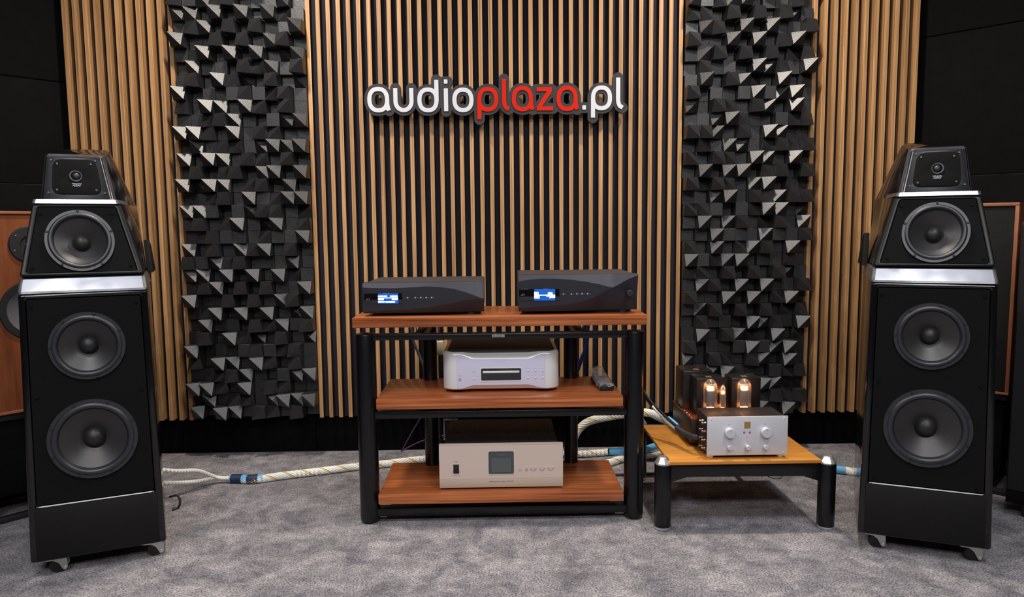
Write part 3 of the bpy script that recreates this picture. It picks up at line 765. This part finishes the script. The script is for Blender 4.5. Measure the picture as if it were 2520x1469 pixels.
# ------------------------------------------------------------------ tower speakers
def driver(parent, f, cx, cz, R, nscrew, screwa0, grade=1.0):
    # built on the front surface f(u, w, v): w < 0 is in front
    cm = Vector((cx, 0, cz))
    def ff(q): return f(Vector((q.x+cx, q.y, q.z+cz)))
    fr = MB().lathe([(R*.905, .002), (R*.905, -.005), (R*.99, -.005), (R, -.003), (R, .002)], ax='y', n=48).xf(ff).build('woofer' if R > .1 else 'midrange_driver', M['ring'], parent, smooth=True)
    MB().lathe([(R*.915, -.002)] + [(R*(.84+.075*math.cos(a)), -.002-.0085*math.sin(a)) for a in [PI*i/8 for i in range(9)]] + [(R*.75, .000), (R*.74, .003)], ax='y', n=48).xf(ff).build('surround', M['rubber'], fr, smooth=True)
    MB().lathe([(R*.76, .002), (R*.55, .0135), (R*.4, .021), (R*.22, .031)], ax='y', n=48).xf(ff).build('cone', M['cone'], fr, smooth=True)
    MB().lathe([(R*.255, .030)] + [(R*.25*math.cos(a), .026-R*.22*math.sin(a)) for a in [PI/2*i/7 for i in range(7)]] + [(.0004, .026-R*.22)], ax='y', n=32).xf(ff).build('dust_cap', M['cap'], fr, smooth=True)
    for i in range(nscrew):
        a = math.radians(screwa0)+2*PI*i/nscrew
        MB().lathe([(.0004, -.0085), (.0036, -.008), (.0048, -.0035)], (R*.955*math.cos(a), 0, R*.955*math.sin(a)), 'y', 10).xf(ff).build('screw', M['blackmatte'], fr, smooth=True)
def plane_f(y0, z0, y1, z1):
    L = math.hypot(y1-y0, z1-z0); t = Vector((0, (y1-y0)/L, (z1-z0)/L)); n = Vector((0, t.z, -t.y))
    # maps (u, w, v): v measured in real height z
    def f(q): return Vector((q.x, 0, 0)) + Vector((0, y0, z0)) + t*((q.z-z0)/t.z) + n*q.y
    return f
def tower(label, loc, rz, side):
    t = thing('tower_speaker', label, 'loudspeaker', loc, rz)
    f1 = plane_f(0, .055, .030, .905)
    plate('front_frame', rrect(.193, .178, .055, .905, .010), [rrect(.166, .157, .236, .888, .006)], .046, M['blackgloss'], t, lambda q: f1(q+Vector((0, .046, 0))), bevel=.008)
    plate('baffle', rrect(.1652, .1562, .2368, .8872, .005), [circ(0, .733, .0990, 48), circ(0, .432, .1190, 48)], .044, M['baffle'], t, lambda q: f1(q+Vector((0, .046, 0))))
    MB().box(-.174, .174, -.0035, .002, .060, .230).xf(f1).build('plinth_panel', M['plinth'], t, bevel=.002, label='smoky film-covered lower panel')
    MB().box(-.155, .158, -.0045, -.001, .2318, .2335).xf(f1).build('trim_line', M['silver2'], t, label='thin silver trim line')
    driver(t, f1, 0, .733, .1085, 7, 77); driver(t, f1, 0, .432, .1290, 8, 68)
    for x in (-.146, .144):
        for z in (.866, .58, .252): MB().lathe([(.001, -.0030), (.0045, -.0030), (.0055, .0005)], (x, 0, z), 'y', 12).xf(f1).build('grille_socket', M['baffle'], t, smooth=True)
    def rs(yf, yb, hf, hb, z, r=.02, zb=None):
        pts = []; c = [(-hf, yf), (hf, yf), (hb, yb), (-hb, yb)]
        for i in range(4):
            p = Vector(c[i]); a = (Vector(c[i-1])-p).normalized(); b = (Vector(c[(i+1) % 4])-p).normalized()
            for k in range(5):
                s = k/4; q = (p+a*r)*(1-s)**2+p*2*s*(1-s)+(p+b*r)*s*s
                pts.append((q.x, q.y, z if zb is None else z+(zb-z)*(q.y-yf)/(yb-yf)))
        return pts
    MB().loft([rs(.040, .52, .192, .170, .055), rs(.068, .51, .177, .164, .905)]).build('bass_cabinet', M['blackgloss'], t, smooth=True)
    MB().loft([rs(.0285, .51, .179, .167, .9055, .012), rs(.031, .51, .180, .166, .912, .012), rs(.056, .505, .176, .162, .949, .012), rs(.066, .50, .166, .155, .953, .012)]).build('top_bevel', M['film'], t, smooth=False, label='film-wrapped top bevel with sheen put into its pale colour')
    for x in (-1, 1):   # side wings that carry the upper modules
        MB().loft([[(x*k, .33, .945), (x*k, .515, .945), (x*(k-.006), .515, 1.045), (x*(k-.006), .44, 1.065)] for k in (.186, .166)]).build('side_wing', M['baffle'], t, bevel=.004)
    # midrange module
    f2 = plane_f(.052, .958, .116, 1.190)
    plate('midrange_frame', rrect(.172, .122, .958, 1.190, .010), [rrect(.154, .1085, .968, 1.176, .008)], .042, M['darkframe'], t, lambda q: f2(q+Vector((0, .042, 0))), bevel=.003)
    plate('midrange_baffle', rrect(.1532, .1079, .9685, 1.1755, .007), [circ(0, 1.067, .0885, 48)], .040, M['baffle'], t, lambda q: f2(q+Vector((0, .042, 0))))
    driver(t, f2, 0, 1.067, .0985, 5, 90)
    for x, z in ((-.102, 1.155), (.098, 1.155), (-.136, .985), (.136, .985)): MB().lathe([(.001, -.0030), (.0040, -.0030), (.005, .0005)], (x, 0, z), 'y', 12).xf(f2).build('grille_socket', M['baffle'], t, smooth=True)
    MB().box(-.160, .160, .07, .47, .949, .962).build('module_base', M['blackmatte'], t)
    MB().loft([rs(.092, .50, .171, .158, .960, .02), rs(.158, .50, .121, .150, 1.190, .02)]).build('midrange_cabinet', M['blackgloss'], t, smooth=True)
    MB().loft([rs(.1075, .30, .1235, .134, 1.1870, .010), rs(.1137, .30, .1205, .131, 1.1998, .010), rs(.146, .30, .104, .122, 1.2010, .010)]).build('ledge', M['film'], t, smooth=False, label='film-wrapped ledge with sheen put into its pale colour')
    # tweeter module
    f3 = plane_f(.150, 1.198, .196, 1.348)
    plate('tweeter_frame', rrect(.101, .080, 1.198, 1.348, .008), [circ(0, 1.278, .0165, 32)], .020, M['darkframe'], t, lambda q: f3(q+Vector((0, .020, 0))), bevel=.004)
    plate('tweeter_panel', rrect(.072, .062, 1.218, 1.334, .028), [circ(0, 1.278, .0165, 32)], .003, M['baffle'], t, lambda q: f3(q), bevel=.001)
    tw = MB().lathe([(.0135, .004), (.0145, -.0045), (.0185, -.0055), (.0195, -.003), (.0195, .001)], (0, 0, 1.278), 'y', 32).xf(f3).build('tweeter', M['rubber'], t, smooth=True)
    MB().lathe([(.0138, .002)] + [(.0125*math.cos(a), .001-.0105*math.sin(a)) for a in [PI/2*i/7 for i in range(7)]] + [(.0003, -.0095)], (0, 0, 1.278), 'y', 28).xf(f3).build('dome', M['cap'], tw, smooth=True)
    for sx_, z in ((-.066, 1.330), (.060, 1.330), (-.080, 1.222), (.080, 1.222), (-.050, 1.318), (.046, 1.318), (-.056, 1.232), (.056, 1.232)):
        MB().lathe([(.001, -.0045), (.0030, -.0045), (.0036, .0005)], (sx_, 0, z), 'y', 10).xf(f3).build('screw', M['ring'], t, smooth=True)
    for i, s in enumerate(('WILSON', 'AUDIO')):
        o = text('maker_logo', s, .0072, M['whiteprint'], t, (0, 0, 0), .0002, 'CENTER', sx=1.0, shear=.2)
        me = o.data
        for v in me.vertices: v.co = f3(Vector((v.co.x, v.co.y-.0036, v.co.z+1.2495-.0060*i)))
    MB().loft([rs(.166, .498, .102, .149, 1.1895, .012), rs(.212, .365, .079, .094, 1.346, .012, 1.378), rs(.235, .350, .070, .084, 1.352, .012, 1.384)]).build('tweeter_cabinet', M['blackgloss'], t, smooth=True)
    for x in (-1, 1):
        MB().loft([[(x*(.101+.000), .154, 1.199), (x*(.094), .148, 1.199), (x*.1085, .176, 1.199)], [(x*.080, .199, 1.347), (x*.073, .194, 1.347), (x*.0860, .222, 1.349)]]).build('corner_film_glint', M['film'], t, label='added pale strip for the glint on the film corner')  # added strips, their pale colour draws the highlights on the wrapped corners
    MB().loft([[(-.076, .1905, 1.344), (.076, .1905, 1.344)][::1]+[(.076, .214, 1.353), (-.076, .214, 1.353)], [(-.076, .193, 1.340), (.076, .193, 1.340), (.076, .216, 1.349), (-.076, .216, 1.349)]]).build('top_film_glint', M['film'], t, label='added pale strip for the glint on the film corner')  # added strip, its pale colour draws the highlight along the top front edge
    for o in [c for ch in t.children for c in [ch]+list(ch.children)]:
        if o.type == 'MESH':
            for v in o.data.vertices: v.co.x += side*(.004+.022*max(0, (v.co.z-.93)/.40))
    # casters
    for x, y in ((-.135, .045), (.145, .045), (-.13, .45), (.13, .45)):
        c = MB().box(x-.034, x+.034, y-.030, y+.030, .0505, .0545).build('caster', M['zinc'], t, bevel=.001)
        prof = [(-.030, .051), (.031, .051), (.034, .044), (.034, .018), (.030, .010), (.022, .010), (.018, .018), (.010, .034), (-.004, .044), (-.028, .046)]
        for yy in (y-.022, y+.019):
            MB().loft([[(x+u, yy+k, v) for u, v in prof] for k in (0, .003)]).build('fork', M['zinc'], c)
        MB().lathe([(.004, -.017), (.021, -.017), (.0245, -.012), (.0245, .012), (.021, .017), (.004, .017)], (x+.006, y, .0245), 'y', 28, cap=True).build('wheel', M['wheel'], c, smooth=True)
        MB().cyl((x+.027, y-.0245, .017), .0042, .003, 'y', 12).build('axle_bolt', M['chrome'], c, smooth=True)
    return t
tower('tall black tower speaker on casters, at the left of the rack', (-1.306, 2.251, 0), math.radians(23.0), -1)
tower('tall black tower speaker on casters, right of the bamboo amplifier stand', (1.378, 2.229, 0), math.radians(-22.6), 1)

# ------------------------------------------------------------------ background speakers and box
b1 = thing('wooden_speaker', 'vintage wood fronted speaker with exposed drivers behind the left tower', 'loudspeaker', (-1.79, 2.75, 0), math.radians(48))
plate('front_panel', rrect(.25, .25, .425, 1.165, .004), [circ(0, .800, .108, 40)], .020, M['mahogany'], b1, lambda q: q+Vector((0, .02, 0)))
MB().box(-.26, .26, .02, .29, .415, 1.175).build('cabinet', M['mahogany'], b1, bevel=.003)
for a in ((-.26, .26, 1.165, 1.176), (-.26, .26, .413, .424)): MB().box(a[0], a[1], -.008, .022, a[2], a[3]).build('trim', M['trimwood'], b1, bevel=.001)
for x in (-.26, .25): MB().box(x, x+.01, -.008, .022, .424, 1.165).build('trim', M['trimwood'], b1, bevel=.001)
w = MB().lathe([(.090, .004), (.092, -.006), (.113, -.007), (.116, -.002), (.116, .002)], (0, 0, .800), 'y', 48).build('woofer', M['blackmatte'], b1, smooth=True)
MB().lathe([(.094, 0), (.09, -.004), (.082, .002), (.05, .013), (.028, .0185)], (0, 0, .800), 'y', 48).build('cone', pmat('grey_cone', rgb(92, 90, 96), .5), w, smooth=True)
MB().lathe([(.03, .0185), (.024, .010), (.012, .003), (.0004, .001)], (0, 0, .800), 'y', 28).build('dust_cap', M['cap'], w, smooth=True)
tw = MB().lathe([(.001, -.003), (.030, -.004), (.034, -.009), (.066, -.008), (.070, -.003), (.070, .001)], (0, 0, 1.050), 'y', 48).build('tweeter', M['blackmatte'], b1, smooth=True)
for i in range(7):
    a = 2*PI*i/6; r_ = .012 if i < 6 else 0
    MB().lathe([(.003, -.0045), (.0045, -.0065), (.006, -.0045)], (r_*math.cos(a), 0, 1.05+r_*math.sin(a)), 'y', 10).build('tweeter_grille', M['zinc'], tw, smooth=True)
for i in range(6):
    a = 2*PI*i/6+.4; MB().lathe([(.0003, -.011), (.003, -.0105), (.0035, -.008)], (.056*math.cos(a), 0, 1.05+.056*math.sin(a)), 'y', 8).build('screw', M['zinc'], tw, smooth=True)
for x, z in ((-.0, 1.155), (.0, .625), (-.2, .62), (.2, .62)): MB().lathe([(.0003, -.003), (.003, -.0025), (.0035, 0)], (x+.02, 0, z), 'y', 8).build('screw', M['champedge'], b1, smooth=True)
stn = MB().box(-.25, .25, .01, .28, .385, .413).build('stand_top', M['blackmatte'], b1, bevel=.002)
MB().box(-.24, .24, .03, .26, .09, .385).build('stand_body', M['wallblack'], b1, bevel=.003)
MB().box(-.245, .245, .026, .03, .372, .376).build('stand_trim', M['plinth'], b1)
for y in (-.01, .27): MB().box(-.29, .29, y, y+.03, .0, .022).build('floor_bar', M['blackmatte'], b1, bevel=.002)
for x in (-.2, .2): MB().box(x-.02, x+.02, .02, .28, .0, .09).build('stand_foot', M['blackmatte'], b1)

b2 = thing('grille_speaker', 'wood framed speaker with black cloth grille behind the right tower', 'loudspeaker', (1.842, 2.934, 0), math.radians(-45))
MB().box(-.26, .26, .02, .29, .415, 1.175).build('cabinet', M['mahogany'], b2, bevel=.003)
for a in ((-.26, .26, 1.163, 1.176), (-.26, .26, .413, .422)): MB().box(a[0], a[1], -.012, .022, a[2], a[3]).build('frame_piece', M['trimwood'], b2, bevel=.001)
for x in (-.26, .247): MB().box(x, x+.013, -.012, .022, .422, 1.163).build('frame_piece', M['trimwood'], b2, bevel=.001)
MB().box(-.247, .247, -.004, .020, .422, 1.163).build('grille_cloth', M['cloth'], b2, bevel=.003)
MB().box(-.25, .25, .01, .28, .385, .413).build('stand_top', M['blackmatte'], b2, bevel=.002)
MB().box(-.24, .24, .03, .26, .09, .385).build('stand_body', M['wallblack'], b2, bevel=.003)
MB().box(.12, .20, .028, .031, .340, .344).build('stand_badge', M['zinc'], b2)
for y in (-.01, .27): MB().box(-.29, .29, y, y+.03, .0, .022).build('floor_bar', M['blackmatte'], b2, bevel=.002)
for x in (-.2, .2): MB().box(x-.02, x+.02, .02, .28, .0, .09).build('stand_foot', M['blackmatte'], b2)

b3 = thing('black_cloth_speaker', 'black cloth-covered speaker box cut off by the right photo edge', 'loudspeaker', (1.885+.184, 2.55-.184, 0), math.radians(-45))
MB().box(-.26, .26, .012, .34, .055, 1.10).build('cabinet', M['blackmatte'], b3, bevel=.004)
MB().box(-.255, .255, 0, .012, .105, 1.09).build('grille_cloth', M['cloth'], b3, bevel=.003)
MB().box(-.258, .258, .001, .012, .055, .102).build('base_strip', M['wallblack'], b3, bevel=.002)
for x in (-.19, .19):
    for y in (.05, .28): MB().lathe([(.022, 0), (.030, .055)], (x, y, 0), 'z', 18, cap=True).build('foot', M['blackmatte'], b3, smooth=True)

# ------------------------------------------------------------------ cables
def cable(name, label, pts, r, mats, n=24, twist=40, gold=(0, 1, 12, 13), cat='cable', lobes=1, k=10, group=None):
    t = thing(name, label, cat, pts[0] if False else (0, 0, 0), 0, group)
    c = Vector(pts[len(pts)//2]); t.location = (c.x, c.y, 0)
    P = [p-Vector((c.x, c.y, 0)) for p in smooth_path(pts, k)]
    MB().tube(P, r, n, lobes=lobes, twist=twist, gold=gold).build('jacket', mats, t, smooth=True)
    return t, Vector((c.x, c.y, 0))
WG = [M['cablewhite'], M['cablegold']]
R0 = .0172
mainp = [(-1.148, 3.035, R0), (-1.0739, 3.0246, R0), (-.961, 3.071, R0), (-.7958, 3.1273, R0), (-.6596, 3.1762, R0), (-.5172, 3.2151, R0), (-.3724, 3.2668, R0), (-.15, 3.31, R0), (.12, 3.32, R0), (.3802, 3.3102, R0), (.56, 3.345, R0)]
cb, off = cable('speaker_cable', 'thick white twisted cable with gold strands running from the left tower', mainp, R0, WG)
sl = [Vector(p)-off for p in [(-1.185, 3.035, .0185), (-1.14, 3.033, .0185), (-1.09, 3.026, .0185), (-1.045, 3.036, .0185)]]
sp = smooth_path(sl, 6)
MB().tube(sp, .0182, 20).build('net_sleeve', M['bluenet'], cb, smooth=True, label='light blue net sleeve')
MB().tube(sp[1:8], .0197, 20).build('sleeve_band', M['darknet'], cb, smooth=True, label='dark navy mesh band')
MB().tube(sp[10:16], .0197, 20).build('sleeve_band', M['darknet'], cb, smooth=True, label='dark navy mesh band')
for i, pp in enumerate(([(-1.178, 3.030, .024), (-1.235, 3.02, .030), (-1.285, 2.95, .085), (-1.345, 2.88, .11), (-1.425, 2.80, .15)], [(-1.178, 3.038, .016), (-1.25, 3.03, .022), (-1.31, 2.96, .035), (-1.37, 2.88, .06), (-1.445, 2.79, .10)])):
    q = [p-off for p in smooth_path(pp, 8)]
    MB().tube(q, .0085, 16, lobes=1, twist=60).build('cable_tail', M['cablewhite'], cb, smooth=True)
cb2, off2 = cable('speaker_cable', 'thick white twisted cable with blue sleeve leading to the right tower', [(.42, 3.12, .03), (.4855, 3.1685, R0), (.5718, 3.2343, R0), (.6833, 3.2651, R0), (.80, 3.28, R0), (1.0, 3.24, R0), (1.25, 3.13, R0), (1.4929, 3.0337, R0), (1.5509, 3.0045, R0), (1.66, 2.93, .04), (1.645, 2.84, .08)], R0, WG)
sp = [p-off2 for p in smooth_path([(1.40, 3.072, .0182), (1.44, 3.056, .0182), (1.4829, 3.0377, .0182), (1.515, 3.0225, .0182)], 5)]
MB().tube(sp, .0182, 18).build('net_sleeve', M['bluenet'], cb2, smooth=True, label='light blue net sleeve')
cb3, off3 = cable('blue_sleeved_cable', 'white cable in bright blue net sleeve lying beside rack under the stand', [(.50, 3.23, .052), (.60, 3.24, .052), (.675, 3.255, .052), (.755, 3.30, .056), (.86, 3.33, .03), (.98, 3.33, R0)], .0165, [M['bluenet'], M['bluenet']], gold=(0,), lobes=0)
cb4, off4 = cable('power_cable', 'thick white twisted cable rising behind the right end of the rack', [(.315, 3.10, .02), (.322, 3.16, .09), (.342, 3.19, .150), (.386, 3.2, .196), (.4426, 3.2, .217), (.5552, 3.2, .236), (.6678, 3.2, .244), (.7339, 3.2, .218), (.7814, 3.22, .185), (.83, 3.32, .10), (.85, 3.40, .022)], .0185, WG)
lp = thing('amplifier_cable', 'pair of black and white leads ending in a black braid at the tube amplifier', 'cable', (.70, 2.75, .30))
LO = Vector((.70, 2.75, .30))
for dz, dy, mats_ in ((.006, -.012, 1), (-.006, .010, 0)):
    q = [p-LO for p in smooth_path([(.53, 2.93, .60), (.548, 2.90, .50), (.577, 2.83, .432+dz), (.600, 2.78, .392+dz), (.650, 2.69+dy, .345+dz), (.690, 2.61+dy, .318+dz)], 10)]
    MB().tube(q, .0052, 12).build('lead', M['blackmatte'], lp, smooth=True)
for a, b, m in (((.604, 2.765, .384), (.634, 2.712, .356), 'cablewhite'), ((.628, 2.73, .356), (.672, 2.655, .322), 'cablewhite')):
    A, B = Vector(a), Vector(b); q = [p-LO for p in smooth_path([A, (A+B)/2+Vector((0, 0, -.002)), B], 5)]
    MB().tube(q, .0068, 12).build('white_wrap', M[m], lp, smooth=True)
q = [p-LO for p in smooth_path([(.650, 2.70, .352), (.662, 2.68, .344), (.675, 2.655, .333)], 5)]
MB().tube(q, .0095, 12).build('blue_wrap', M['bluenet'], lp, smooth=True)
q = [p-LO for p in smooth_path([(.668, 2.64, .332), (.688, 2.60, .322), (.706, 2.555, .322), (.722, 2.53, .325)], 8)]
MB().tube(q, .0098, 16).build('braid', M['netblack'], lp, smooth=True)
def cord(name, label, pts, r, m, loc):
    L = Vector(loc); t = thing(name, label, 'cable', loc)
    MB().tube([p-L for p in smooth_path(pts, 8)], r, 10).build('cord', m, t, smooth=True); return t
cord('grey_cord', 'grey cord hanging behind the left part of the top shelf', [(-.400, 2.95, .83), (-.396, 3.02, .80), (-.388, 3.05, .70), (-.3841, 3.05, .669), (-.3749, 3.05, .6122), (-.355, 3.05, .5585), (-.3351, 3.05, .5047), (-.30, 3.05, .42), (-.27, 3.04, .25), (-.26, 3.04, .06), (-.24, 3.05, .0065)], .0062, M['greycord'], (-.35, 3.05, .5))
cord('dark_blue_cord', 'dark blue cord hanging behind the right part of the top shelf', [(.392, 2.95, .83), (.388, 3.02, .80), (.384, 3.05, .70), (.3804, 3.05, .674), (.3734, 3.05, .585), (.354, 3.05, .5316), (.3362, 3.05, .478), (.30, 3.05, .38), (.29, 3.03, .10), (.27, 3.03, .009)], .0085, M['bluecord'], (.36, 3.05, .5))
cord('purple_cord', 'thin purple cord sagging to a point behind the lowest left shelf', [(-.335, 3.1, .33), (-.362, 3.1, .2574), (-.4051, 3.1, .1841), (-.4385, 3.1, .124), (-.4480, 3.1, .110), (-.4350, 3.1, .117), (-.40, 3.1, .135), (-.3424, 3.1, .1591), (-.25, 3.1, .18)], .0027, M['purple'], (-.40, 3.1, .16))
cord('floor_power_cord', 'thin black power cord on carpet between the rack and the stand', [(.40, 3.06, .006), (.50, 3.045, .006), (.60, 3.05, .006), (.72, 3.06, .006), (.9, 3.1, .006)], .0058, M['blackmatte'], (.60, 3.05, 0))
cord('black_speaker_cord', 'thin black cord on the carpet right of the left tower', [(-1.32, 2.76, .046), (-1.290, 2.755, .052), (-1.277, 2.75, .040), (-1.275, 2.745, .022), (-1.284, 2.745, .006), (-1.30, 2.73, .004)], .004, M['blackmatte'], (-1.28, 2.75, 0))
so = thing('wall_socket', 'small cream mains plug and block hanging behind the disc player', 'plug', (-.270, 3.07, .58))
MB().box(-.018, .022, -.02, .02, -.030, .030).build('plug_body', pmat('cream_plastic', rgb(215, 205, 180), .4), so, bevel=.005)
MB().tube([(0.0, 0, .03), (.004, 0, .10), (.01, .01, .2)], .004, 8).build('lead', M['greycord'], so, smooth=True)
bpy.context.view_layer.update()
